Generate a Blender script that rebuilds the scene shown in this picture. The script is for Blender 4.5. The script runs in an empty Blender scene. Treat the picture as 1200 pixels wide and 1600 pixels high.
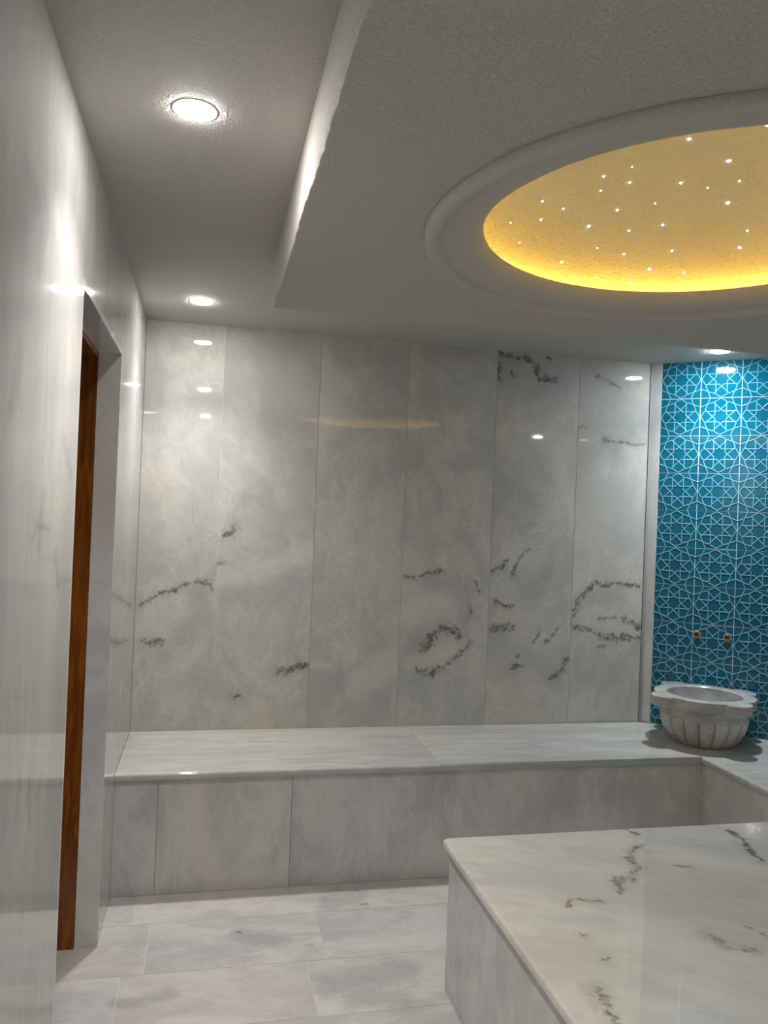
import bpy, bmesh, math, random
from mathutils import Vector, Matrix, noise as mnoise
random.seed(7)
S = bpy.context.scene
COL = S.collection

# ------------------------------------------------------------------ camera, world, exposure
cd = bpy.data.cameras.new('camera'); cam = bpy.data.objects.new('camera', cd); COL.objects.link(cam)
cd.sensor_fit = 'VERTICAL'; cd.sensor_height = 36.0; cd.lens = 1236.38 / 1600 * 36.0
cd.clip_start = 0.02
fw, rt, up = Vector((0.2159, 0.97638, 0.00765)), Vector((0.97562, -0.21604, 0.03862)), Vector((-0.03936, 0.00087, 0.99922))
M = Matrix.Identity(4)
for i in range(3):
    M[i][0], M[i][1], M[i][2] = rt[i], up[i], -fw[i]
M[2][3] = 1.5512
cam.matrix_world = M
S.camera = cam
w = bpy.data.worlds.new('world'); S.world = w; w.use_nodes = True
w.node_tree.nodes['Background'].inputs[0].default_value = (0.02, 0.02, 0.022, 1)
S.view_settings.view_transform = 'Standard'; S.view_settings.look = 'None'
S.view_settings.gamma = 1.0; S.view_settings.use_curve_mapping = False
S.view_settings.exposure = 2.0
S.cycles.max_bounces = 10; S.cycles.diffuse_bounces = 6; S.cycles.glossy_bounces = 4
S.cycles.sample_clamp_indirect = 4.0

LAMP = 63.0          # radiance of the downlight diffusers
BEAM = 1.38           # watts of each downlight's beam
SPREAD = 98.0       # beam angle in degrees
LED = 0.52            # radiance of the hidden strip in the dome
WARM, COOL = (1.0, 0.965, 0.925), (0.86, 0.95, 1.0)

# ------------------------------------------------------------------ room measures (metres)
D, XL, XR, YF = 3.910, -0.3236, 3.53, -0.60
ZC, ZP, ZB = 2.4505, 2.2791, 0.4964
YL, YB, XLIP, XB = 3.2835, 3.3063, 2.2856, 2.3083
DY1, DY2, DZ, DD = 2.0776, 2.9417, 2.0953, 0.0777
TA, TX, TY, TZ = -0.6826, 2.3842, 3.8871, 2.4552
PX0, PX1, PY0, PY1 = 0.191, 2.209, 0.70, 2.8314
DC = Vector((1.20, 1.765)); RO, RI = 0.716, 0.565
GX, GY, GZ, GX1, GY0 = 0.8013, 2.5348, 0.4932, 2.20, 0.75

# ------------------------------------------------------------------ material helpers
def new_mat(name):
    m = bpy.data.materials.new(name); m.use_nodes = True
    nt = m.node_tree; nt.nodes.clear()
    out = nt.nodes.new('ShaderNodeOutputMaterial'); b = nt.nodes.new('ShaderNodeBsdfPrincipled')
    nt.links.new(b.outputs[0], out.inputs[0])
    return m, nt, b
class NT:
    def __init__(s, nt): s.nt = nt
    def n(s, t, **k):
        x = s.nt.nodes.new(t)
        for a, v in k.items(): setattr(x, a, v)
        return x
    def put(s, sock, v):
        if hasattr(v, 'is_linked') or isinstance(v, bpy.types.NodeSocket): s.nt.links.new(v, sock)
        else: sock.default_value = v
    def math(s, op, a, b=0.0, clamp=False):
        x = s.n('ShaderNodeMath', operation=op, use_clamp=clamp); s.put(x.inputs[0], a); s.put(x.inputs[1], b); return x.outputs[0]
    def vec(s, op, a, b=(0, 0, 0)):
        x = s.n('ShaderNodeVectorMath', operation=op); s.put(x.inputs[0], a)
        if op == 'SCALE': s.put(x.inputs['Scale'], b)
        else: s.put(x.inputs[1], b)
        return x.outputs[1] if op in ('LENGTH', 'DOT_PRODUCT', 'DISTANCE') else x.outputs[0]
    def noise(s, v, scale, detail=4, rough=0.55, dist=0.0):
        x = s.n('ShaderNodeTexNoise'); s.put(x.inputs['Vector'], v)
        x.inputs['Scale'].default_value = scale; x.inputs['Detail'].default_value = detail
        x.inputs['Roughness'].default_value = rough; x.inputs['Distortion'].default_value = dist
        return x
    def ramp(s, v, a, b, lo=0.0, hi=1.0):
        x = s.n('ShaderNodeMapRange', interpolation_type='SMOOTHSTEP'); s.put(x.inputs[0], v)
        x.inputs[1].default_value = a; x.inputs[2].default_value = b; x.inputs[3].default_value = lo; x.inputs[4].default_value = hi
        return x.outputs[0]
    def mix(s, f, a, b, kind='MIX'):
        x = s.n('ShaderNodeMix', data_type='RGBA', blend_type=kind); s.put(x.inputs[0], f)
        for sock, v in ((x.inputs[6], a), (x.inputs[7], b)):
            if isinstance(v, (tuple, list)) and len(v) == 3: v = (*v, 1)
            s.put(sock, v)
        return x.outputs[2]

def stroke_group():
    g = bpy.data.node_groups.new('Stroke', 'ShaderNodeTree')
    for nm in ('P', 'A', 'B'): g.interface.new_socket(nm, in_out='INPUT', socket_type='NodeSocketVector')
    g.interface.new_socket('W', in_out='INPUT', socket_type='NodeSocketFloat')
    g.interface.new_socket('Prev', in_out='INPUT', socket_type='NodeSocketFloat')
    g.interface.new_socket('Mask', in_out='OUTPUT', socket_type='NodeSocketFloat')
    t = NT(g); i = t.n('NodeGroupInput'); o = t.n('NodeGroupOutput')
    pa = t.vec('SUBTRACT', i.outputs[0], i.outputs[1]); ba = t.vec('SUBTRACT', i.outputs[2], i.outputs[1])
    h = t.math('DIVIDE', t.vec('DOT_PRODUCT', pa, ba), t.vec('DOT_PRODUCT', ba, ba), True)
    d = t.vec('LENGTH', t.vec('SUBTRACT', pa, t.vec('SCALE', ba, h)))
    m = t.math('SUBTRACT', 1.0, t.math('DIVIDE', d, i.outputs[3]), True)
    g.links.new(t.math('MAXIMUM', m, i.outputs[4]), o.inputs[0])
    return g
STROKE = stroke_group()

TONES = {'k': (0.085, 0.078, 0.065), 'v': (0.13, 0.12, 0.105), 'b': (0.19, 0.15, 0.115), 'r': (0.33, 0.26, 0.205),
         'g': (0.36, 0.36, 0.37), 'd': (0.34, 0.34, 0.355), 'l': (0.62, 0.60, 0.55)}
def marble(name, light=(0.55, 0.535, 0.505), dark=(0.40, 0.395, 0.385), stretch=(1, 1, 1), rot=0.0, seed=0, rough=0.06,
           strokes=(), plane='XZ', veins=0.5, specks=0.3, per_object=False, contrast=1.0, scale=1.0, wave=0.03, cool=0.35, ior=1.5):
    m, nt, b = new_mat(name); t = NT(nt)
    pos = t.n('ShaderNodeNewGeometry').outputs['Position']
    p = pos
    if rot:
        r = t.n('ShaderNodeVectorRotate', rotation_type='Z_AXIS'); t.put(r.inputs[0], p); r.inputs['Angle'].default_value = rot; p = r.outputs[0]
    p = t.vec('MULTIPLY', p, tuple(a * scale for a in stretch))
    p = t.vec('ADD', p, (seed * 3.7, seed * 1.3, seed * 2.1))
    if per_object:
        oi = t.n('ShaderNodeObjectInfo').outputs['Random']
        p = t.vec('ADD', p, t.vec('SCALE', (17.0, 9.0, 13.0), oi))
    warp = t.noise(p, 1.7, 3, 0.6)
    q = t.vec('ADD', p, t.vec('SCALE', t.vec('SUBTRACT', warp.outputs['Color'], (0.5, 0.5, 0.5)), 0.45))
    c1 = t.noise(q, 2.1, 9, 0.66, 0.25).outputs['Fac']
    c2 = t.noise(q, 8.0, 8, 0.74, 0.35).outputs['Fac']
    k = t.math('ADD', t.math('MULTIPLY', c1, 0.62), t.math('MULTIPLY', c2, 0.38))
    f = t.ramp(k, 0.5 - 0.085 / contrast, 0.5 + 0.085 / contrast)
    col = t.mix(f, dark, light)
    # warm and cool drifts of the stone
    h = t.noise(q, 1.1, 3, 0.5).outputs['Fac']
    col = t.mix(t.ramp(h, 0.42, 0.66, 0, 0.35), col, (0.56, 0.515, 0.44))
    col = t.mix(t.ramp(h, 0.56, 0.34, 0, cool), col, (0.42, 0.435, 0.465))
    # white hair veins
    v1 = t.noise(q, 4.6, 8, 0.62, 1.4).outputs['Fac']
    ridge = t.math('ABSOLUTE', t.math('SUBTRACT', v1, 0.5))
    vm = t.math('MULTIPLY', t.ramp(ridge, 0.026, 0.0), t.ramp(c1, 0.42, 0.56))
    col = t.mix(t.math('MULTIPLY', vm, veins), col, (0.68, 0.66, 0.61))
    # scattered dark flecks
    if specks:
        s1 = t.noise(q, 2.3, 2, 0.5).outputs['Fac']; s2 = t.noise(q, 16.0, 5, 0.7, 1.0).outputs['Fac']
        sm = t.math('MULTIPLY', t.ramp(s1, 0.62, 0.74), t.ramp(s2, 0.54, 0.66))
        col = t.mix(t.math('MULTIPLY', sm, specks), col, (0.15, 0.14, 0.125))
    if strokes:
        keep = {'XZ': (1, 0, 1), 'XY': (1, 1, 0), 'YZ': (0, 1, 1)}[plane]
        def at(a): return {'XZ': (a[0], 0, a[1]), 'XY': (a[0], a[1], 0), 'YZ': (0, a[0], a[1])}[plane]
        w1 = t.vec('SUBTRACT', t.noise(pos, 9.0, 3, 0.6).outputs['Color'], (0.5, 0.5, 0.5))
        w2 = t.vec('SUBTRACT', t.noise(pos, 42.0, 4, 0.7).outputs['Color'], (0.5, 0.5, 0.5))
        pj = t.vec('ADD', pos, t.vec('SCALE', w1, 0.075)); pj = t.vec('ADD', pj, t.vec('SCALE', w2, 0.045))
        pj = t.vec('MULTIPLY', pj, keep)
        fine = t.noise(pos, 34.0, 6, 0.75, 0.8).outputs['Fac']; mid = t.noise(pos, 11.0, 5, 0.65, 0.4).outputs['Fac']
        for kind in 'ldgrvbk':
            prev = None
            for kk, wd, pl in strokes:
                if kk != kind: continue
                wd = wd * (3.2 if kind in 'kvbr' else 1.9)
                for a, c in zip(pl[:-1], pl[1:]):
                    g = t.n('ShaderNodeGroup'); g.node_tree = STROKE
                    t.put(g.inputs[0], pj); g.inputs[1].default_value = at(a); g.inputs[2].default_value = at(c); g.inputs[3].default_value = wd
                    if prev is None: g.inputs[4].default_value = 0.0
                    else: t.put(g.inputs[4], prev)
                    prev = g.outputs[0]
            if prev is None: continue
            if kind in 'ldg': mk = t.math('MULTIPLY', t.ramp(t.math('ADD', prev, t.math('MULTIPLY', t.math('SUBTRACT', mid, 0.5), 1.4)), 0.1, 0.85), t.ramp(prev, 0.0, 0.3)); mk = t.math('MULTIPLY', mk, 0.5)
            else:
                col = t.mix(t.math('MULTIPLY', t.math('MULTIPLY', t.ramp(prev, 0.0, 0.8), t.ramp(mid, 0.35, 0.65)), 0.28), col, (0.27, 0.255, 0.225))
                prev = t.ramp(prev, 0.40, 1.0)
                mk = t.math('MULTIPLY', t.ramp(t.math('ADD', t.math('MULTIPLY', prev, 0.75), t.math('MULTIPLY', t.math('SUBTRACT', fine, 0.5), 2.3)), 0.36, 0.95), t.ramp(prev, 0.02, 0.3)); mk = t.math('MULTIPLY', mk, 0.85)
            col = t.mix(mk, col, TONES[kind])
    nt.links.new(col, b.inputs['Base Color'])
    b.inputs['Roughness'].default_value = rough; b.inputs['IOR'].default_value = ior
    bp = t.n('ShaderNodeBump'); bp.inputs['Strength'].default_value = wave; bp.inputs['Distance'].default_value = 0.002
    t.put(bp.inputs['Height'], t.noise(pos, 2.6, 2, 0.4).outputs['Fac']); nt.links.new(bp.outputs[0], b.inputs['Normal'])
    return m

def plain(name, col, rough=0.5, metal=0.0, spec=None, var=0.06, scale=14.0):
    m, nt, b = new_mat(name); t = NT(nt)
    c = t.n('ShaderNodeTexCoord').outputs['Object']
    f = t.noise(c, scale, 3, 0.6).outputs['Fac']
    nt.links.new(t.mix(f, tuple(x * (1 - var) for x in col), tuple(min(1, x * (1 + var)) for x in col)), b.inputs['Base Color'])
    b.inputs['Roughness'].default_value = rough; b.inputs['Metallic'].default_value = metal
    return m
def emitter(name, col, strength):
    m = bpy.data.materials.new(name); m.use_nodes = True; nt = m.node_tree; nt.nodes.clear()
    o = nt.nodes.new('ShaderNodeOutputMaterial'); e = nt.nodes.new('ShaderNodeEmission')
    e.inputs[0].default_value = (*col, 1); e.inputs[1].default_value = strength; nt.links.new(e.outputs[0], o.inputs[0])
    return m
def plaster(name, col, depth=0.0028, scale=140.0):
    m, nt, b = new_mat(name); t = NT(nt)
    pos = t.n('ShaderNodeNewGeometry').outputs['Position']
    a = t.noise(pos, scale, 3, 0.6, 0.6).outputs['Fac']; c = t.noise(pos, 6.0, 3, 0.5).outputs['Fac']
    g = t.math('ADD', t.math('MULTIPLY', t.ramp(a, 0.42, 0.72), 1.0), t.math('MULTIPLY', c, 0.4))
    bp = t.n('ShaderNodeBump'); bp.inputs['Strength'].default_value = 0.75; bp.inputs['Distance'].default_value = depth
    t.put(bp.inputs['Height'], g); nt.links.new(bp.outputs[0], b.inputs['Normal'])
    nt.links.new(t.mix(c, tuple(x * 0.96 for x in col), tuple(x * 1.04 for x in col)), b.inputs['Base Color'])
    b.inputs['Roughness'].default_value = 0.85
    return m
def wood(name):
    m, nt, b = new_mat(name); t = NT(nt)
    pos = t.n('ShaderNodeNewGeometry').outputs['Position']
    p = t.vec('MULTIPLY', pos, (9, 9, 0.7))
    f = t.noise(p, 6.0, 6, 0.6, 0.8).outputs['Fac']
    nt.links.new(t.mix(t.ramp(f, 0.35, 0.65), (0.15, 0.042, 0.006), (0.27, 0.09, 0.012)), b.inputs['Base Color'])
    b.inputs['Roughness'].default_value = 0.22
    return m

# ------------------------------------------------------------------ mesh helpers
def box(bm, x0, x1, y0, y1, z0, z1):
    v = [bm.verts.new((x, y, z)) for z in (z0, z1) for x, y in ((x0, y0), (x1, y0), (x1, y1), (x0, y1))]
    for f in ((3, 2, 1, 0), (4, 5, 6, 7), (0, 1, 5, 4), (1, 2, 6, 5), (2, 3, 7, 6), (3, 0, 4, 7)): bm.faces.new([v[i] for i in f])
    return v
def boxes(*bs):
    bm = bmesh.new()
    for b in bs: box(bm, *b)
    return bm
def prism(pts, z0, z1):
    bm = bmesh.new()
    a = [bm.verts.new((x, y, z0)) for x, y in pts]; c = [bm.verts.new((x, y, z1)) for x, y in pts]
    bm.faces.new(list(reversed(a))); bm.faces.new(c)
    for i in range(len(pts)):
        j = (i + 1) % len(pts); bm.faces.new((a[i], a[j], c[j], c[i]))
    return bm, a, c
def lathe(prof, n=64, cx=0, cy=0, close=True):
    bm = bmesh.new(); rings = []
    for r, z in prof:
        if r < 1e-6: rings.append([bm.verts.new((cx, cy, z))])
        else: rings.append([bm.verts.new((cx + r * math.cos(2 * math.pi * k / n), cy + r * math.sin(2 * math.pi * k / n), z)) for k in range(n)])
    prs = list(zip(rings[:-1], rings[1:]))
    if close: prs.append((rings[-1], rings[0]))
    for a, c in prs:
        for k in range(n):
            j = (k + 1) % n
            if len(a) == 1: bm.faces.new((a[0], c[k], c[j]))
            elif len(c) == 1: bm.faces.new((a[k], a[j], c[0]))
            else: bm.faces.new((a[k], a[j], c[j], c[k]))
    bmesh.ops.recalc_face_normals(bm, faces=bm.faces)
    return bm
def obj(name, bm, mats, parent=None, smooth=False, origin=None):
    """bm is in world coordinates; the object's origin goes to its base centre (or to origin)."""
    me = bpy.data.meshes.new(name)
    if origin is None:
        xs = [v.co.x for v in bm.verts]; ys = [v.co.y for v in bm.verts]; zs = [v.co.z for v in bm.verts]
        origin = ((min(xs) + max(xs)) / 2, (min(ys) + max(ys)) / 2, min(zs))
    o3 = Vector(origin)
    bmesh.ops.translate(bm, verts=bm.verts, vec=-o3)
    bmesh.ops.recalc_face_normals(bm, faces=bm.faces)
    bm.to_mesh(me); bm.free()
    for m in (mats if isinstance(mats, (list, tuple)) else [mats]): me.materials.append(m)
    if smooth:
        me.polygons.foreach_set('use_smooth', [True] * len(me.polygons))
        if smooth != 'all': me.set_sharp_from_angle(angle=math.radians(35))
    o = bpy.data.objects.new(name, me); COL.objects.link(o)
    if smooth == 'flat':
        wn = o.modifiers.new('weighted normals', 'WEIGHTED_NORMAL'); wn.weight = 100; wn.keep_sharp = True
    if parent: o.parent = parent; o.location = o3 - world_loc(parent)
    else: o.location = o3
    return o
def world_loc(o):
    v = Vector(o.location)
    while o.parent: o = o.parent; v += Vector(o.location)
    return v
def empty(name, loc):
    o = bpy.data.objects.new(name, None); COL.objects.link(o); o.location = loc; o.empty_display_size = 0.1; return o
def tag(o, label=None, cat=None, group=None, kind=None):
    for k, v in (('label', label), ('category', cat), ('group', group), ('kind', kind)):
        if v: o[k] = v
    return o
def bevel_edges(bm, test, off, seg=3):
    es = [e for e in bm.edges if test(e.verts[0].co, e.verts[1].co)]
    bmesh.ops.bevel(bm, geom=es, offset=off, segments=seg, profile=0.5, affect='EDGES')

# ------------------------------------------------------------------ traced veins of the stone (metres on the slab)
V1 = [('v', .012, [(-.31, 1.097), (-.173, 1.171), (-.044, 1.21), (.028, 1.206), (.032, 1.175)]), ('k', .022, [(-.282, .919), (-.196, .928)]),
      ('l', .075, [(-.284, .975), (-.221, 1.009), (-.093, 1.06)]), ('g', .05, [(-.03, 1.146), (-.026, 1.033), (-.111, .953)]), ('l', .02, [(-.18, .796), (-.083, .819), (-.02, .881)])]
V2 = [('k', .02, [(.08, 1.443), (.123, 1.473)]), ('k', .012, [(.052, 1.306), (.074, 1.318)]), ('k', .03, [(.361, .772), (.424, .781), (.499, .8)]),
      ('k', .012, [(.156, .653), (.178, .661)]), ('l', .05, [(.1, 1.216), (.324, 1.278), (.426, 1.327), (.482, 1.375)]), ('g', .06, [(.136, 1.149), (.294, 1.151), (.43, 1.223)])]
V3 = [('l', .06, [(.757, .699), (.851, .769), (.933, .84)]), ('g', .02, [(.67, .794), (.674, .688)]), ('l', .02, [(.516, .806), (.634, .794)])]
V4 = [('l', .075, [(1.02, 1.074), (1.13, 1.124), (1.242, 1.149)]), ('v', .012, [(.988, 1.247), (1.174, 1.281)]), ('b', .014, [(1.328, 1.066), (1.358, 1.109)]),
      ('k', .035, [(1.113, .901), (1.148, .979), (1.248, .998), (1.287, .968)]), ('k', .022, [(1.069, .775), (1.144, .772)]),
      ('v', .016, [(1.144, .772), (1.217, .811), (1.292, .847), (1.346, .92)]), ('v', .012, [(1.372, 1.243), (1.393, 1.194)]),
      ('g', .05, [(1.126, 1.22), (1.29, 1.223), (1.309, 1.065)]), ('l', .05, [(1.055, .811), (1.252, .895)])]
V5 = [('k', .014, [(1.441, 1.281), (1.536, 1.357)]), ('v', .014, [(1.571, 1.278), (1.595, 1.359), (1.645, 1.416)]), ('k', .028, [(1.459, .987), (1.569, 1.007)]),
      ('k', .02, [(1.591, .797), (1.656, .803)]), ('k', .01, [(1.615, .847), (1.628, .853)]), ('k', .02, [(1.805, .735), (1.851, .765), (1.895, .834)]),
      ('v', .008, [(1.704, .921), (1.742, .983)]), ('v', .008, [(1.771, .921), (1.834, 1.009)]), ('g', .06, [(1.641, 1.174), (1.758, 1.257)]),
      ('k', .02, [(1.473, 1.128), (1.565, 1.117)]), ('k', .02, [(1.45, 2.371), (1.453, 2.297)]), ('k', .02, [(1.448, 2.426), (1.513, 2.425)]),
      ('k', .03, [(1.578, 2.424), (1.632, 2.41)]), ('k', .025, [(1.66, 2.375), (1.688, 2.327), (1.768, 2.333)]), ('k', .012, [(1.53, 2.328), (1.537, 2.316)]),
      ('k', .012, [(1.711, 2.435), (1.738, 2.425)]), ('g', .14, [(1.489, 2.374), (1.704, 2.279), (1.835, 2.351)])]
V6 = [('k', .02, [(1.913, 1.06), (1.951, 1.142), (2.043, 1.244), (2.153, 1.253), (2.294, 1.223)]), ('k', .022, [(1.915, 1.022), (2.026, .985), (2.193, .948), (2.312, .949)]),
      ('v', .012, [(2.064, 1.055), (2.161, 1.062)]), ('k', .03, [(2.231, 1.05), (2.303, 1.013)]), ('k', .014, [(2.084, .91), (2.111, .91)]),
      ('g', .05, [(2.045, 1.175), (2.184, 1.164)]), ('b', .012, [(1.914, 2.074), (1.955, 2.076)]), ('b', .012, [(1.998, 2.364), (2.139, 2.304)]), ('b', .012, [(2.067, 2.026), (2.291, 2.001)])]
VG = [('k', .02, [(1.476, 2.531), (1.485, 2.481)]), ('b', .018, [(1.452, 2.381), (1.35, 2.308), (1.362, 2.245), (1.276, 2.161), (1.238, 2.176), (1.213, 2.09)]),
      ('b', .01, [(1.017, 2.035), (1.055, 2.078), (1.113, 2.057)]), ('k', .015, [(1.105, 2.058), (1.117, 2.057)]), ('k', .018, [(1.844, 2.474), (1.821, 2.369), (1.796, 2.293), (1.796, 2.24)]),
      ('b', .018, [(.912, 1.67), (.913, 1.597), (.902, 1.541)]), ('r', .014, [(1.325, 1.829), (1.341, 1.773), (1.395, 1.758)]), ('b', .012, [(.974, 1.887), (.982, 1.882)]),
      ('b', .014, [(.981, 1.776), (.995, 1.773)]), ('l', .05, [(.909, 1.889), (.925, 1.724), (.94, 1.573)]), ('r', .012, [(1.451, 1.853), (1.464, 1.795)]), ('r', .012, [(1.478, 2.23), (1.508, 2.216)])]
VF = [('d', .05, [(.523, 2.506), (.584, 2.516), (.648, 2.483)]), ('k', .015, [(.662, 3.107), (.683, 3.098)]), ('k', .012, [(.159, 2.973), (.172, 2.971)]),
      ('d', .07, [(.478, 2.592), (.71, 2.64)]), ('d', .03, [(-.221, 2.585), (-.083, 2.619)]), ('d', .06, [(.539, 3.148), (.635, 3.195)]),
      ('k', .015, [(.415, 2.849), (.422, 2.848)]), ('d', .05, [(.19, 2.951), (.292, 2.911)])]

VL = [('g', .022, [(1.69, 1.569), (1.659, 1.481)]), ('g', .012, [(1.592, 1.477), (1.625, 1.506)]), ('g', .014, [(1.581, 1.026), (1.564, .978)]), ('g', .014, [(1.665, 1.003), (1.694, .911)]),
      ('g', .014, [(1.772, .981), (1.741, .945)]), ('g', .016, [(1.833, 1.439), (1.899, 1.378)]), ('g', .02, [(1.89, 1.695), (1.99, 1.628)]), ('g', .02, [(1.413, 1.707), (1.442, 1.797)]),
      ('g', .03, [(1.559, 1.985), (1.621, 2.114)]), ('l', .03, [(1.714, 2.136), (1.799, 2.084)]), ('g', .03, [(1.428, 2.129), (1.537, 2.095)])]
# ------------------------------------------------------------------ materials
MW = [marble('wall marble %s' % n, strokes=v, seed=i + 1, stretch=(1, 1, 0.8), rough=0.035, wave=0.012, veins=0.42, contrast=0.9, light=(0.545, 0.535, 0.50), dark=(0.415, 0.412, 0.395), cool=0.18, ior=1.42) for i, (n, v) in enumerate(zip('ABCDEF', (V1, V2, V3, V4, V5, V6)))]
MLEFT = marble('left wall marble', light=(0.60, 0.585, 0.56), dark=(0.44, 0.435, 0.43), stretch=(1.3, 1.3, 0.33), seed=11, veins=0.3, specks=0.1, rough=0.045, per_object=True, contrast=0.55, strokes=VL, plane='YZ')
MREV = marble('blue grey reveal marble', light=(0.78, 0.80, 0.84), dark=(0.60, 0.625, 0.67), stretch=(1, 1, 0.8), seed=14, specks=0)
MBENCH = marble('bench top marble', light=(0.58, 0.57, 0.53), dark=(0.43, 0.425, 0.41), stretch=(0.5, 2.6, 1), seed=21, specks=0.05, per_object=True, contrast=0.9)
MFRONT = marble('bench front marble', light=(0.66, 0.655, 0.64), dark=(0.48, 0.48, 0.48), stretch=(1.3, 1, 0.7), seed=25, specks=0.05, per_object=True)
MSTONE = marble('platform top marble', light=(0.78, 0.75, 0.69), dark=(0.61, 0.60, 0.555), stretch=(0.7, 2.0, 1), rot=0.5, seed=31, strokes=VG, plane='XY', specks=0.2, contrast=0.8, rough=0.03, wave=0.004)
MSIDE = marble('platform side marble', light=(0.66, 0.66, 0.66), dark=(0.50, 0.505, 0.51), stretch=(1, 1.6, 0.6), seed=35, specks=0)
MFLOOR = marble('floor marble', light=(0.66, 0.645, 0.62), dark=(0.49, 0.485, 0.48), stretch=(0.8, 1.7, 1), seed=41, strokes=VF, plane='XY', specks=0.1, per_object=True, rough=0.12)
MTRIM = marble('trim marble', light=(0.58, 0.58, 0.585), dark=(0.46, 0.465, 0.475), stretch=(1, 1, 0.6), seed=45, specks=0)
MBASIN = marble('basin marble', light=(0.52, 0.51, 0.49), dark=(0.33, 0.325, 0.315), stretch=(1.5, 1.5, 3.0), seed=51, specks=0.12, rough=0.2)
MGROUT = plain('pale grout', (0.66, 0.645, 0.60), 0.8)
MGROUTD = plain('grey grout', (0.42, 0.41, 0.385), 0.8)
MPLAST = plaster('textured ceiling plaster', (0.50, 0.48, 0.445))
MDOME = plaster('dome plaster', (0.60, 0.57, 0.50), 0.003, 95.0)
MSMOOTH = plaster('moulding plaster', (0.50, 0.48, 0.445), 0.0018, 120.0)
MWOOD = wood('varnished brown wood')
MCHROME = plain('white lamp trim', (0.75, 0.75, 0.74), 0.4)
MBRASS = plain('brass', (0.40, 0.27, 0.12), 0.35, 1.0)
MDARK = plain('dark bore', (0.02, 0.017, 0.012), 0.7)
MCEMENT = plain('broken tile bed', (0.36, 0.32, 0.25), 0.9, var=0.3, scale=60)
MGASKET = plain('dark joint', (0.30, 0.30, 0.305), 0.7)

def tile_mat():
    m, nt, b = new_mat('turquoise glaze'); t = NT(nt)
    c = t.n('ShaderNodeTexCoord').outputs['Object']; r = t.n('ShaderNodeObjectInfo').outputs['Random']
    f = t.noise(c, 22.0, 3, 0.6).outputs['Fac']
    col = t.mix(f, (0.0015, 0.088, 0.155), (0.004, 0.122, 0.195))
    col = t.mix(t.math('MULTIPLY', r, 0.35), col, (0.003, 0.14, 0.20))
    nt.links.new(col, b.inputs['Base Color']); b.inputs['Roughness'].default_value = 0.08
    bp = t.n('ShaderNodeBump'); bp.inputs['Strength'].default_value = 0.12; bp.inputs['Distance'].default_value = 0.004
    t.put(bp.inputs['Height'], t.noise(c, 13.0, 2, 0.5).outputs['Fac']); nt.links.new(bp.outputs[0], b.inputs['Normal'])
    return m
MTILE = tile_mat()
MRELIEF = plain('pale blue raised glaze', (0.17, 0.40, 0.50), 0.1, var=0.08)

# ------------------------------------------------------------------ floor
floor = tag(obj('floor', boxes((XL - 0.3, XR + 0.3, YF - 0.2, D + 0.3, -0.12, -0.0012)), MGROUT), kind='structure')
G = 0.001
rows = [(3.080, 3.40, [-0.217, 0.652, 1.52, 2.1]), (2.747, 3.080, [-0.153, 0.466, 1.083, 1.70, 2.3]), (2.436, 2.747, [-0.225, 0.392, 1.01, 1.63, 2.25])]
y = 2.436; k = 0
while y > YF:
    y0 = max(YF, y - 0.311); rows.append((y0, y, [-0.12 + 0.19 * (k % 3) + 0.617 * i for i in range(0, 4)])); y = y0; k += 1
for y0, y1, js in rows:
    xs = [XL - 0.30 if 1.9 < y0 < 3.0 else XL] + [x for x in js if XL + 0.05 < x < XB - 0.05] + [XB + 0.02]
    for a, b_ in zip(xs[:-1], xs[1:]):
        lim = (y0 + G, min(y1, YB + 0.02) - G)
        obj('floor_tile', boxes((a + G, b_ - G, lim[0], lim[1], -0.012, 0.0)), MFLOOR, floor)

# ------------------------------------------------------------------ back wall of six bookmatched slabs
wall_back = tag(obj('wall_back', boxes((XL - 0.3, 2.45, D + 0.0025, D + 0.25, 0.0, 2.62)), MGROUT), kind='structure')
jx = [XL, 0.044, 0.515, 0.968, 1.4425, 1.909, 2.325]
for i in range(6):
    bm = boxes((jx[i] + 0.0013, jx[i + 1] - 0.0013, D, D + 0.02, 0.30, ZC + 0.01))
    o = obj('marble_panel', bm, MW[i], wall_back)
labels = ['grey marble panel with pale lens and dark arched vein', 'grey marble panel with whitish cloud', 'plain cloudy grey marble panel',
          'grey marble panel with pale pool and dark curved vein', 'grey marble panel with dark flecks at its top', 'grey marble panel with dark ring of veins']
for o, l in zip([c for c in wall_back.children], labels): o['label'] = l

# ------------------------------------------------------------------ left wall with door opening
T = 0.02
wall_left = tag(obj('wall_left', boxes((XL - 0.30, XL - 0.003, YF - 0.2, DY1 - T, 0.0, 2.62), (XL - 0.30, XL - 0.003, DY2 + T, D + 0.25, 0.0, 2.62),
                                        (XL - 0.30, XL - 0.003, DY1 - T, DY2 + T, DZ + T, 2.62)), MGROUTD), kind='structure')
g = 0.0006
for y0, y1, z0 in ((YF, 0.255, 0), (0.255, 0.725, 0), (0.725, 1.195, 0), (1.195, 1.668, 0), (1.668, DY1 - T, 0), (DY1 - T, DY2 + T, DZ + T), (DY2 + T, 3.415, 0), (3.415, D, 0)):
    bm = boxes((XL - T, XL, y0 + g, y1 - g, z0, ZC + 0.01))
    obj('marble_panel', bm, MLEFT, wall_left)
# marble lining of the door reveal
lin = tag(empty('trim_1', (XL - 0.05, (DY1 + DY2) / 2, 0)), kind='structure')
obj('jamb', boxes((XL - DD, XL, DY2, DY2 + T, 0, DZ + T)), MREV, lin)
obj('jamb', boxes((XL - DD, XL, DY1 - T, DY1, 0, DZ + T)), MREV, lin)
obj('lintel', boxes((XL - DD, XL, DY1 + g, DY2 - g, DZ, DZ + T)), MREV, lin)
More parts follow.
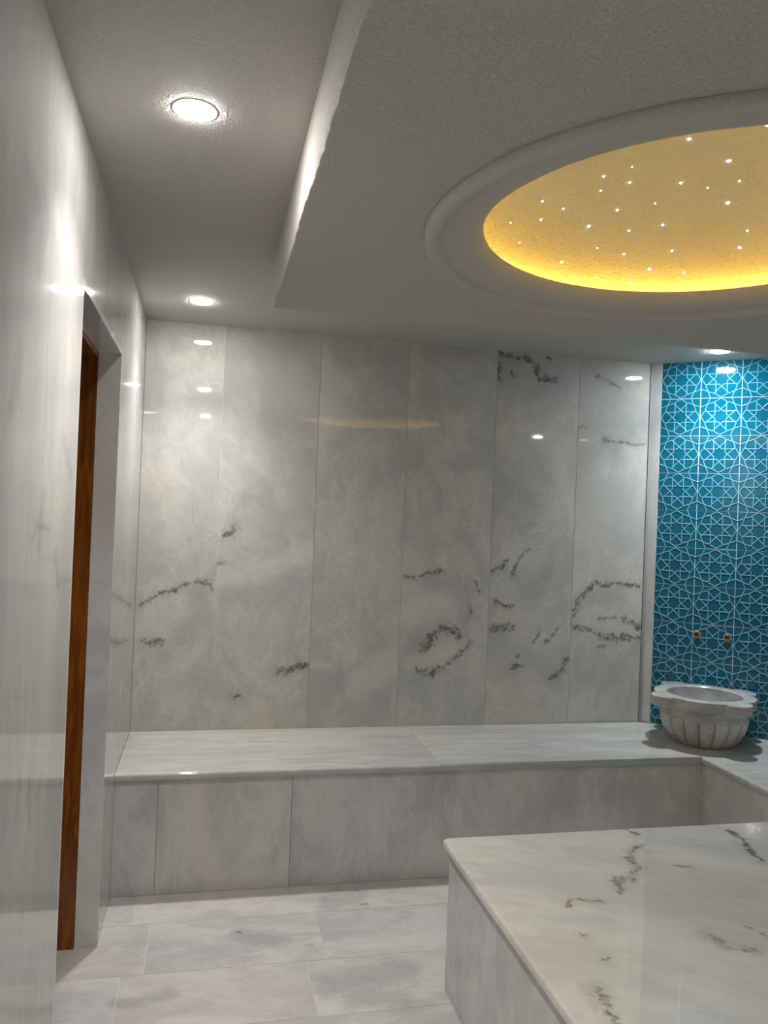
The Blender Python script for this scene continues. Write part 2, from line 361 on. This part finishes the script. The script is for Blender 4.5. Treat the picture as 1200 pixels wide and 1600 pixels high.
# wooden door set behind it
door = tag(empty('door_1', (XL - 0.2, (DY1 + DY2) / 2, 0)), kind='structure')
xa, xb = XL - 0.235, XL - DD - 0.001
obj('door_jamb', boxes((xa, xb, DY2 - 0.003, DY2 + T, 0, DZ + T)), MWOOD, door)
obj('door_jamb', boxes((xa, xb, DY1 - T, DY1 + 0.003, 0, DZ + T)), MWOOD, door)
obj('door_head', boxes((xa, xb, DY1 + 0.004, DY2 - 0.004, DZ - 0.018, DZ + T)), MWOOD, door)
bm = boxes((xa - 0.04, xa - 0.002, DY1 - T, DY2 + T, 0.005, DZ + T))
leaf = obj('door_leaf', bm, MWOOD, door)
for z0, z1 in ((0.18, 0.92), (1.08, 1.90)):
    bm = bmesh.new(); box(bm, xa - 0.002, xa + 0.010, DY1 + 0.14, DY2 - 0.14, z0, z1)
    bevel_edges(bm, lambda a, b: a.x > xa + 0.009 and b.x > xa + 0.009, 0.008, 2)
    obj('door_panel', bm, MWOOD, leaf)

# ------------------------------------------------------------------ walls the photograph does not show
tag(obj('wall_right', boxes((XR, XR + 0.2, YF - 0.2, 3.05, 0, 2.62)), MLEFT), kind='structure')
tag(obj('wall_front', boxes((XL - 0.3, XR + 0.2, YF - 0.2, YF, 0, 2.62)), MLEFT), kind='structure')

# ------------------------------------------------------------------ diagonal corner wall with turquoise tiles
dx, dy = math.cos(TA), math.sin(TA); nx, ny = dy, -dx      # n points into the room
def W(s, out, z): return (TX + dx * s + nx * out, TY + dy * s + ny * out, z)
RZ = Matrix(((dx, -nx, 0), (dy, -ny, 0), (0, 0, 1)))        # local x along the wall, local -y into the room
def wall_box(s0, s1, o0, o1, z0, z1):
    bm = bmesh.new()
    v = [bm.verts.new(W(s, o, z)) for z in (z0, z1) for s, o in ((s0, o0), (s1, o0), (s1, o1), (s0, o1))]
    for f in ((3, 2, 1, 0), (4, 5, 6, 7), (0, 1, 5, 4), (1, 2, 6, 5), (2, 3, 7, 6), (3, 0, 4, 7)): bm.faces.new([v[i] for i in f])
    return bm
NCOL = 7
wall_diag = tag(obj('wall_corner', wall_box(-0.01, NCOL * 0.2 + 0.12, 0.0026, -0.16, 0.0, 2.62), plain('tile grout', (0.58, 0.68, 0.72), 0.7)), kind='structure')
def tile_face(z0, z1, zc):
    # local frame: x along wall (centre 0), z up (centre of the full tile = 0), faces -y
    bm = bmesh.new(); h = 0.1 - 0.0017
    box(bm, -h, h, -0.0035, 0.006, max(-h, z0), min(h, z1))
    return bm
def relief(z0):
    bm = bmesh.new(); H = 0.1; segs = []
    d = 0.28; s = 0.81; k = d * (math.sqrt(2) - 1)
    def rot(p, a): return (p[0] * math.cos(a) - p[1] * math.sin(a), p[0] * math.sin(a) + p[1] * math.cos(a))
    for i in range(8):
        a = i * math.pi / 4
        S0, B, S1 = (s, d), (k, d), rot((s, -d), math.pi * 0.75)
        segs += [(rot(S0, a), rot(B, a)), (rot(B, a), rot(S1, a))]
    for i in range(4):
        a = i * math.pi / 2
        segs += [(rot((s, d), a), rot((0.965, 0), a)), (rot((s, -d), a), rot((0.965, 0), a))]
        p = rot((s, -d), math.pi / 4)
        segs += [(rot((p[1], p[0]), a), rot((0.985, 0.525), a)), (rot(p, a), rot((0.525, 0.985), a))]
    wl, wt, ht = 0.0026, 0.0014, 0.0021
    for p, q in segs:
        p = Vector((p[0] * H, 0, p[1] * H)); q = Vector((q[0] * H, 0, q[1] * H))
        if z0 > -0.1:
            if max(p.z, q.z) < z0: continue
            if min(p.z, q.z) < z0:
                lo, hi = (p, q) if p.z < q.z else (q, p)
                lo = hi + (lo - hi) * ((hi.z - z0) / (hi.z - lo.z)); p, q = lo, hi
        t = (q - p).normalized(); n = Vector((-t.z, 0, t.x)); e = t * 0.0009
        p, q = p - e, q + e
        vs = []
        for c in (p, q):
            for o, yy in ((-wl, -0.0033), (-wt, -0.0035 - ht), (wt, -0.0035 - ht), (wl, -0.0033)):
                vs.append(bm.verts.new(c + n * o + Vector((0, yy, 0))))
        for a in range(3): bm.faces.new((vs[a], vs[a + 1], vs[a + 5], vs[a + 4]))
        bm.faces.new(vs[:4]); bm.faces.new(list(reversed(vs[4:])))
    bmesh.ops.recalc_face_normals(bm, faces=bm.faces)
    return bm
def local_mesh(name, bm, mat):
    me = bpy.data.meshes.new(name); bm.to_mesh(me); bm.free(); me.materials.append(mat); return me
cut = ZB + 0.001 - (TZ - 0.2 * 10 + 0.1)
full = (local_mesh('tile', tile_face(-1, 1, 0), MTILE), local_mesh('relief', relief(-1), MRELIEF))
part = (local_mesh('tile_cut', tile_face(cut, 1, 0), MTILE), local_mesh('relief_cut', relief(cut + 0.001), MRELIEF))
TM = RZ.to_4x4()
for j in range(10):
    for i in range(NCOL):
        tm, rm = part if j == 9 else full
        c = Vector(W(0.2 * i + 0.1, 0, TZ - 0.2 * j - 0.1))
        o = bpy.data.objects.new('tile', tm); COL.objects.link(o); o.parent = wall_diag
        Tt = TM.copy(); Tt.translation = c + Vector((random.uniform(-.0004, .0004), random.uniform(-.0004, .0004), 0)) - world_loc(wall_diag)
        o.matrix_local = Tt @ Matrix.Rotation(random.uniform(-0.003, 0.003), 4, 'X') @ Matrix.Rotation(random.uniform(-0.003, 0.003), 4, 'Z')
        r = bpy.data.objects.new('raised_star_pattern', rm); COL.objects.link(r); r.parent = o
# marble corner strip beside the tiles, and a dark joint to the back wall
trim2 = tag(empty('trim_2', W(-0.03, 0.01, ZB)), kind='structure')
bm = wall_box(-0.058, -0.001, -0.012, 0.008, ZB + 0.0005, ZC + 0.01)
obj('marble_strip', bm, MTRIM, trim2)
bm = bmesh.new()
box(bm, 2.3265, 2.3405, D - 0.006, D + 0.004, ZB + 0.0005, ZC + 0.01)
obj('corner_joint', bm, MGASKET, trim2)

# ------------------------------------------------------------------ ceiling: outer soffit, dropped plaster panel
I = 0.02
def wob(bm, amp, f, test):
    for v in bm.verts:
        if test(v.co):
            n = mnoise.noise_vector(v.co * f); v.co += Vector((n.x, n.y, n.z)) * amp
ceiling = tag(obj('ceiling', boxes((XL - 0.3, PX0 + I, YF - 0.2, D + 0.25, ZC, ZC + 0.15), (PX1 - I, XR + 0.2, YF - 0.2, D + 0.25, ZC, ZC + 0.15),
                                    (PX0 + I, PX1 - I, YF - 0.2, PY0 + I, ZC, ZC + 0.15), (PX0 + I, PX1 - I, PY1 - I, D + 0.25, ZC, ZC + 0.15)), MPLAST), kind='structure')
def panel():
    bm = bmesh.new(); n = 160; hx, hy = (PX1 - PX0) / 2, (PY1 - PY0) / 2; cx, cy = (PX0 + PX1) / 2, (PY0 + PY1) / 2
    # rectangle outline sampled finely, rays paired by angle from the dome's centre
    pts = []
    step = 0.02
    def side(a, b):
        L = math.dist(a, b); m = int(L / step)
        return [(a[0] + (b[0] - a[0]) * i / m, a[1] + (b[1] - a[1]) * i / m) for i in range(m)]
    r = 0.012
    cs = [(PX0, PY0), (PX1, PY0), (PX1, PY1), (PX0, PY1)]
    for a, b in zip(cs, cs[1:] + cs[:1]): pts += side(a, b)
    N = len(pts); rings = []
    def ring(inset, z):
        return [bm.verts.new((cx + (x - cx) * (1 - inset / hx), cy + (y - cy) * (1 - inset / hy), z)) for x, y in pts]
    def circ(R_, z):
        out = []
        for x, y in pts:
            d = Vector((x, y)) - DC; d.normalize(); out.append(bm.verts.new((DC.x + d.x * R_, DC.y + d.y * R_, z)))
        return out
    rings = [ring(0, ZC + 0.02), ring(0, ZC - 0.004), ring(0, (ZC + ZP) / 2), ring(0, ZP + 0.012), ring(0.004, ZP + 0.003), ring(0.013, ZP)]
    m1 = []
    for f in (0.35, 0.7):
        m1.append([bm.verts.new(tuple(Vector(a.co).lerp(Vector((*(DC + (Vector((a.co.x, a.co.y)) - DC).normalized() * (RO - 0.03)), ZP)), f))) for a in rings[5]])
    rings += m1 + [circ(RO - 0.03, ZP), circ(RO - 0.03, ZP + 0.035), ring(0.013, ZP + 0.035)]
    for a, c in zip(rings[:-1], rings[1:]):
        for k in range(N):
            j = (k + 1) % N; bm.faces.new((a[k], a[j], c[j], c[k]))
    # hand-trowelled lower edge
    for q in (rings[3], rings[4], rings[5]):
        for v in q:
            nn = mnoise.noise_vector(Vector((v.co.x, v.co.y, 0)) * 3.0) * 0.004 + mnoise.noise_vector(Vector((v.co.x, v.co.y, 0)) * 28.0) * 0.0034
            v.co.x += nn.x; v.co.y += nn.y
    return bm
obj('dropped_panel', panel(), MPLAST, ceiling, smooth='flat')

# ------------------------------------------------------------------ lit dome in the panel
dome = tag(empty('ceiling_dome', (DC.x, DC.y, ZP)), 'round ceiling dome lit yellow from its rim and dotted with tiny star lights', 'dome')
prof = [(RO, ZP + 0.004), (RO, ZP - 0.008), (RO - 0.003, ZP - 0.018), (RO - 0.010, ZP - 0.025), (RO - 0.020, ZP - 0.027), (RO - 0.030, ZP - 0.025),
        (RO - 0.037, ZP - 0.019), (RO - 0.042, ZP - 0.012), (RO - 0.052, ZP - 0.009), (RO - 0.066, ZP - 0.0105), (RO - 0.074, ZP - 0.0115)] + [(RI + 0.072 * (1 - math.sin(math.radians(t))), ZP - 0.0115 + 0.046 * (1 - math.cos(math.radians(t)))) for t in (8, 20, 32, 44, 56, 68, 80, 90)] + [(RI + 0.006, ZP + 0.0358), (RO - 0.02, ZP + 0.0358), (RO - 0.02, ZP + 0.004)]
obj('moulding_ring', lathe(prof, 128, DC.x, DC.y), MSMOOTH, dome, smooth='all')
RB, HB, Z0 = 0.74, 0.25, ZP + 0.05
RS = (RB * RB + HB * HB) / (2 * HB); CZ = Z0 + HB - RS
sh = []
for i in range(25):
    r = RB * i / 24; sh.append((r, CZ + math.sqrt(RS * RS - r * r)))
inner = sh + [(RB, ZP + 0.036)]
outer = [(RB + 0.02, ZP + 0.036)] + [(r * (RB + 0.02) / RB, z + 0.02) for r, z in reversed(sh)]
bm = lathe(inner + outer, 96, DC.x, DC.y, close=False)
obj('dome_shell', bm, MDOME, dome, smooth=True)
bm = lathe([(0.690, ZP + 0.037), (0.705, ZP + 0.037), (0.705, ZP + 0.044), (0.690, ZP + 0.044)], 96, DC.x, DC.y)
tag(obj('led_strip', bm, emitter('yellow led strip', (1.0, 0.64, 0.11), LED * 10), dome), 'yellow light strip hidden behind the rim')
STARS = [(1.19, 1.854, 2.576, 3), (1.346, 1.906, 2.562, 3), (1.109, 1.998, 2.553, 1), (1.048, 2.043, 2.537, 2), (1.14, 2.064, 2.541, 2), (1.285, 2.035, 2.546, 2.5), (1.425, 1.965, 2.541, 1.5),
         (1.071, 2.104, 2.524, 1), (0.905, 2.134, 2.484, 1.5), (0.99, 2.176, 2.489, 1.5), (1.165, 2.178, 2.506, 2), (1.453, 2.054, 2.517, 3), (0.936, 2.213, 2.463, 1.5), (1.109, 2.248, 2.476, 2.5),
         (1.246, 2.249, 2.478, 1.5), (1.333, 2.203, 2.49, 2), (1.263, 2.132, 2.521, 1), (1.366, 2.026, 2.539, 1), (0.836, 2.203, 2.438, 1), (1.566, 2.115, 2.469, 1.5), (1.587, 2.177, 2.44, 2.5),
         (1.417, 2.28, 2.444, 1.5), (1.18, 2.327, 2.442, 1), (1.278, 2.334, 2.436, 1.5), (0.903, 2.295, 2.417, 1), (1.085, 2.384, 2.404, 2), (1.386, 2.362, 2.407, 2.5), (1.497, 2.332, 2.398, 1),
         (1.229, 2.429, 2.382, 1), (1.353, 2.423, 2.375, 1), (1.326, 1.728, 2.572, 3), (1.55, 1.60, 2.52, 1.5), (1.60, 1.85, 2.52, 1.5)]
star_m = emitter('star point', (1.0, 0.93, 0.72), 4.5)
for x, y, z, s in STARS:
    r0 = 0.0010 + 0.0008 * s
    rr = math.hypot(x - DC.x, y - DC.y); z = CZ + math.sqrt(RS * RS - rr * rr)
    bm = lathe([(0, -r0 * 1.3), (r0 * 0.6, -r0), (r0, 0), (r0, 0.004)], 8, 0, 0, close=False)
    bmesh.ops.translate(bm, verts=bm.verts, vec=(x, y, z))
    obj('star_light', bm, star_m, dome, origin=(x, y, z))

# ------------------------------------------------------------------ downlights
def downlight(x, y, colour, strength, label):
    t = tag(empty('ceiling_downlight', (x, y, ZC)), label, 'ceiling light', 'round recessed downlights')
    bm = lathe([(0.0466, ZC + 0.004), (0.0496, ZC + 0.004), (0.0500, ZC - 0.0006), (0.0494, ZC - 0.0014), (0.0466, ZC - 0.0016)], 40, x, y)
    obj('trim_ring', bm, MCHROME, t, smooth='all')
    bm = lathe([(0.0465, ZC + 0.002), (0.0464, ZC - 0.0016), (0.0455, ZC - 0.0028), (0.042, ZC - 0.0040), (0.03, ZC - 0.0052), (0.015, ZC - 0.0058), (0, ZC - 0.006)], 40, x, y, close=False)
    obj('diffuser', bm, emitter('lit diffuser', colour, strength), t, smooth='all')
    ld = bpy.data.lights.new('beam', 'AREA'); ld.shape = 'DISK'; ld.size = 0.085; ld.energy = BEAM; ld.color = colour; ld.spread = math.radians(SPREAD)
    lo = bpy.data.objects.new('beam', ld); COL.objects.link(lo); lo.parent = t; lo.location = (0, 0, -0.0075)
LX = -0.066
downlight(LX, 3.4913, WARM, LAMP, 'round white downlight in the left soffit close to the back marble wall')
downlight(LX, 1.8283, WARM, LAMP, 'round white downlight in the soffit nearer the door, its glow largest')
downlight(LX, 0.168, WARM, LAMP, 'round white downlight in the soffit overhead behind the viewer')
downlight(2.4615, 3.5007, COOL, LAMP * 1.35, 'round cool white downlight above the marble basin and turquoise tiles')
downlight(3.27, 0.21, WARM, LAMP, 'round white downlight in the far corner by the right wall')

# ------------------------------------------------------------------ bench along the back wall and the right side
bench = tag(empty('marble_bench', (0.9, 3.6, 0)), 'long grey marble bench along the back wall turning the corner under the basin', 'bench')
TH = 0.032
def slab(pts, front, name='seat_slab', mat=None, z1=ZB):
    bm, a, c = prism(pts, z1 - TH, z1)
    fr = [Vector((x, y)) for x, y in front]
    segs = list(zip(fr[:-1], fr[1:]))
    def on(v, s):
        p = Vector((v.x, v.y)); A, B = s; d = (B - A); L = d.length; t = (p - A).dot(d) / L; return -1e-5 <= t <= L + 1e-5 and abs((p - A).cross(d) / L) < 1e-5
    bevel_edges(bm, lambda u, v: abs(u.z - v.z) < 1e-5 and any(on(u, s) and on(v, s) for s in segs), 0.0125, 4)
    return bm
def diag_at_y(yv): return TX + dx * ((yv - TY) / dy)
gx = 0.0006
JB = 1.02
obj('seat_slab', slab([(XL + 0.001, YL), (JB - gx, YL), (JB - gx, D - 0.001), (XL + 0.001, D - 0.001)], [(XL + 0.001, YL), (JB - gx, YL)]), MBENCH, bench, smooth='flat')
e0 = W(0.0, 0.012, 0)
obj('seat_slab', slab([(JB + gx, YL), (XLIP, YL), (diag_at_y(YL) - 0.02, YL), (e0[0], e0[1] - 0.004), (2.322, D - 0.008), (JB + gx, D - 0.001)], [(JB + gx, YL), (XLIP, YL)]), MBENCH, bench, smooth='flat')
obj('seat_slab', slab([(XLIP, YF + 0.002), (XR - 0.002, YF + 0.002), (XR - 0.002, 2.93), (diag_at_y(YL) - 0.02, YL - gx), (XLIP, YL - gx)], [(XLIP, YL - gx), (XLIP, YF + 0.002)]), MBENCH, bench, smooth='flat')
jf = [XL + 0.001, -0.155, 0.385, XB]
for a, b_ in zip(jf[:-1], jf[1:]):
    obj('front_panel', boxes((a + 0.0008 if a > XL + 0.01 else XL + 0.0002, b_ - 0.0008 if b_ < XB else XB + 0.02, YB, YB + 0.02, 0.0012, ZB - TH - 0.0005)), MFRONT, bench)
jr = [YB - 0.0008, 2.1, 0.9, YF + 0.002]
for a, b_ in zip(jr[:-1], jr[1:]):
    obj('front_panel', boxes((XB, XB + 0.02, b_ + 0.0008, a - 0.0008, 0.0012, ZB - TH - 0.0005)), MFRONT, bench)
bm, _, _ = prism([(XL + 0.002, YB + 0.0206), (XB + 0.0206, YB + 0.0206), (XB + 0.0206, YF + 0.004), (XR - 0.004, YF + 0.004), (XR - 0.004, 2.90), (2.36, 3.86), (2.31, D - 0.003), (XL + 0.002, D - 0.003)], 0.0, ZB - TH - 0.001)
obj('core', bm, MGROUTD, bench)

# ------------------------------------------------------------------ the low heated platform in the middle
plat = tag(empty('marble_platform', ((GX + GX1) / 2, (GY + GY0) / 2, 0)), 'low grey marble platform with brown veined top standing in the room under the dome', 'platform')
def rounded(x0, x1, y0, y1, r=0.02, n=4):
    out = []
    for cx, cy, a0 in ((x0 + r, y0 + r, 180), (x1 - r, y0 + r, 270), (x1 - r, y1 - r, 0), (x0 + r, y1 - r, 90)):
        for i in range(n + 1):
            a = math.radians(a0 + 90 * i / n); out.append((cx + r * math.cos(a), cy + r * math.sin(a)))
    return out
pts = rounded(GX, GX1, GY0, GY)
bm, _, _ = prism(pts, GZ - 0.03, GZ)
bevel_edges(bm, lambda u, v: abs(u.z - v.z) < 1e-6, 0.0095, 4)
obj('top_slab', bm, MSTONE, plat, smooth='flat')
gi = 0.0215
obj('side_panel', boxes((GX + gi, GX + gi + 0.02, GY0 + gi, GY - gi - 0.001, 0.0012, GZ - 0.0305)), MSIDE, plat)
obj('side_panel', boxes((GX + gi + 0.021, GX1 - gi, GY - gi - 0.02, GY - gi, 0.0012, GZ - 0.0305)), MSIDE, plat)
obj('side_panel', boxes((GX + gi + 0.021, GX1 - gi, GY0 + gi, GY0 + gi + 0.02, 0.0012, GZ - 0.0305)), MSIDE, plat)
obj('core', boxes((GX + gi + 0.021, GX1 - gi, GY0 + gi + 0.021, GY - gi - 0.021, 0.0012, GZ - 0.0305)), MGROUTD, plat)

# ------------------------------------------------------------------ carved marble basin on the bench corner
BC = Vector((2.450, 3.512)); FA = math.radians(229.5)
basin = tag(empty('marble_basin', (BC.x, BC.y, ZB)), 'carved grey marble basin with fluted body and eared rim on the bench corner', 'basin')
HBZ = 0.243
def rim_r(a):
    """plan outline of the rim: four wide arcs with an ear between each pair"""
    q = (a - FA - math.pi / 4) % (math.pi / 2)
    if q > math.pi / 4: q -= math.pi / 2
    q = abs(math.degrees(q))
    if q < 14.5: return 0.292 - 0.030 * (q / 14.5) ** 2.6
    if q < 16.5: return 0.262 - (q - 14.5) / 2.0 * 0.029
    return 0.233 + 0.007 * math.cos(math.radians((45 - q) * 3))
def basin_rim():
    bm = bmesh.new(); n = 288; z1 = ZB + HBZ; z0 = z1 - 0.05; rings = []
    def rg(fn, z):
        return [bm.verts.new((BC.x + fn(2 * math.pi * k / n) * math.cos(2 * math.pi * k / n), BC.y + fn(2 * math.pi * k / n) * math.sin(2 * math.pi * k / n), z)) for k in range(n)]
    ri = 0.178
    rings = [rg(lambda a: 0.150, z0 - 0.11), rg(lambda a: 0.168, z0 - 0.06), rg(lambda a: ri, z0), rg(lambda a: ri, z1 - 0.006), rg(lambda a: ri + 0.006, z1), rg(lambda a: rim_r(a) - 0.006, z1), rg(lambda a: rim_r(a) - 0.0015, z1 - 0.002), rg(rim_r, z1 - 0.007),
             rg(rim_r, z0 + 0.004), rg(lambda a: rim_r(a) - 0.004, z0), rg(lambda a: 0.200, z0)]
    for a, c in zip(rings[:-1], rings[1:]):
        for k in range(n):
            j = (k + 1) % n; bm.faces.new((a[k], a[j], c[j], c[k]))
    bm.faces.new(list(reversed(rings[0])))
    return bm
def basin_body():
    bm = bmesh.new(); n = 17 * 16; NF = 17; rings = []
    # (height above the bench, radius, flute depth)
    prof = [(0.0, 0.130, 0.006), (0.006, 0.142, 0.010), (0.02, 0.160, 0.012), (0.04, 0.177, 0.013), (0.065, 0.191, 0.013), (0.09, 0.2, 0.012), (0.115, 0.206, 0.011), (0.13, 0.208, 0.009), (0.136, 0.2085, 0.006),
            (0.141, 0.205, 0.002), (0.145, 0.203, 0.0), (0.16, 0.203, 0), (0.193, 0.206, 0), (0.1935, 0.195, 0)]
    for z, r, fd in prof:
        rg = []
        for k in range(n):
            a = 2 * math.pi * k / n + FA
            x = 1 - 2 * (((a - FA) * NF / (2 * math.pi)) % 1.0); rr = r - fd * (1 - math.sqrt(max(0.0, 1 - x * x * 0.995))) * 1.7
            rg.append(bm.verts.new((BC.x + rr * math.cos(a), BC.y + rr * math.sin(a), ZB + z)))
        rings.append(rg)
    for a, c in zip(rings[:-1], rings[1:]):
        for k in range(n):
            j = (k + 1) % n; bm.faces.new((a[k], a[j], c[j], c[k]))
    bm.faces.new(list(reversed(rings[0])))
    return bm
obj('fluted_body', basin_body(), MBASIN, basin, smooth=True)
obj('rim', basin_rim(), MBASIN, basin, smooth=True)

# ------------------------------------------------------------------ two water outlets in the tiles over the basin
def outlet(s, z, label):
    c = Vector(W(s, 0, z))
    t = tag(empty('water_outlet', c), label, 'water outlet')
    def put(name, bm, m, smooth=False):
        me = bpy.data.meshes.new(name); bm.to_mesh(me); bm.free(); me.materials.append(m)
        if smooth: me.polygons.foreach_set('use_smooth', [True] * len(me.polygons)); me.set_sharp_from_angle(angle=math.radians(35))
        o = bpy.data.objects.new(name, me); COL.objects.link(o); o.parent = t
        o.matrix_local = RZ.to_4x4() @ Matrix.Rotation(math.pi / 2, 4, 'X'); return o      # local z points into the room
    bm = bmesh.new(); n = 14; rs = [0.0225 + random.uniform(-0.003, 0.003) for _ in range(n)]
    lo = [bm.verts.new((rs[k] * math.cos(6.2832 * k / n), rs[k] * math.sin(6.2832 * k / n), 0.0025)) for k in range(n)]
    hi = [bm.verts.new((rs[k] * 0.95 * math.cos(6.2832 * k / n), rs[k] * 0.95 * math.sin(6.2832 * k / n), 0.0048)) for k in range(n)]
    bm.faces.new(hi); bm.faces.new(list(reversed(lo)))
    for k in range(n): bm.faces.new((lo[k], lo[(k + 1) % n], hi[(k + 1) % n], hi[k]))
    put('cement_patch', bm, MCEMENT)
    bm = lathe([(0.0155, 0.003), (0.0165, 0.011), (0.0145, 0.0125), (0.0105, 0.012), (0.0095, 0.0065), (0.0095, 0.0045)], 18, 0, 0)
    put('brass_socket', bm, MBRASS, True)
    bm = lathe([(0.0, 0.0055), (0.0097, 0.0055), (0.0097, 0.0048), (0, 0.0048)], 14, 0, 0, close=False)
    put('bore', bm, MDARK)
outlet(0.222, 0.998, 'small brass water outlet on the turquoise tiles, the one nearer the marble strip')
outlet(0.372, 0.997, 'small brass water outlet on the turquoise tiles, the one farther from the marble strip')
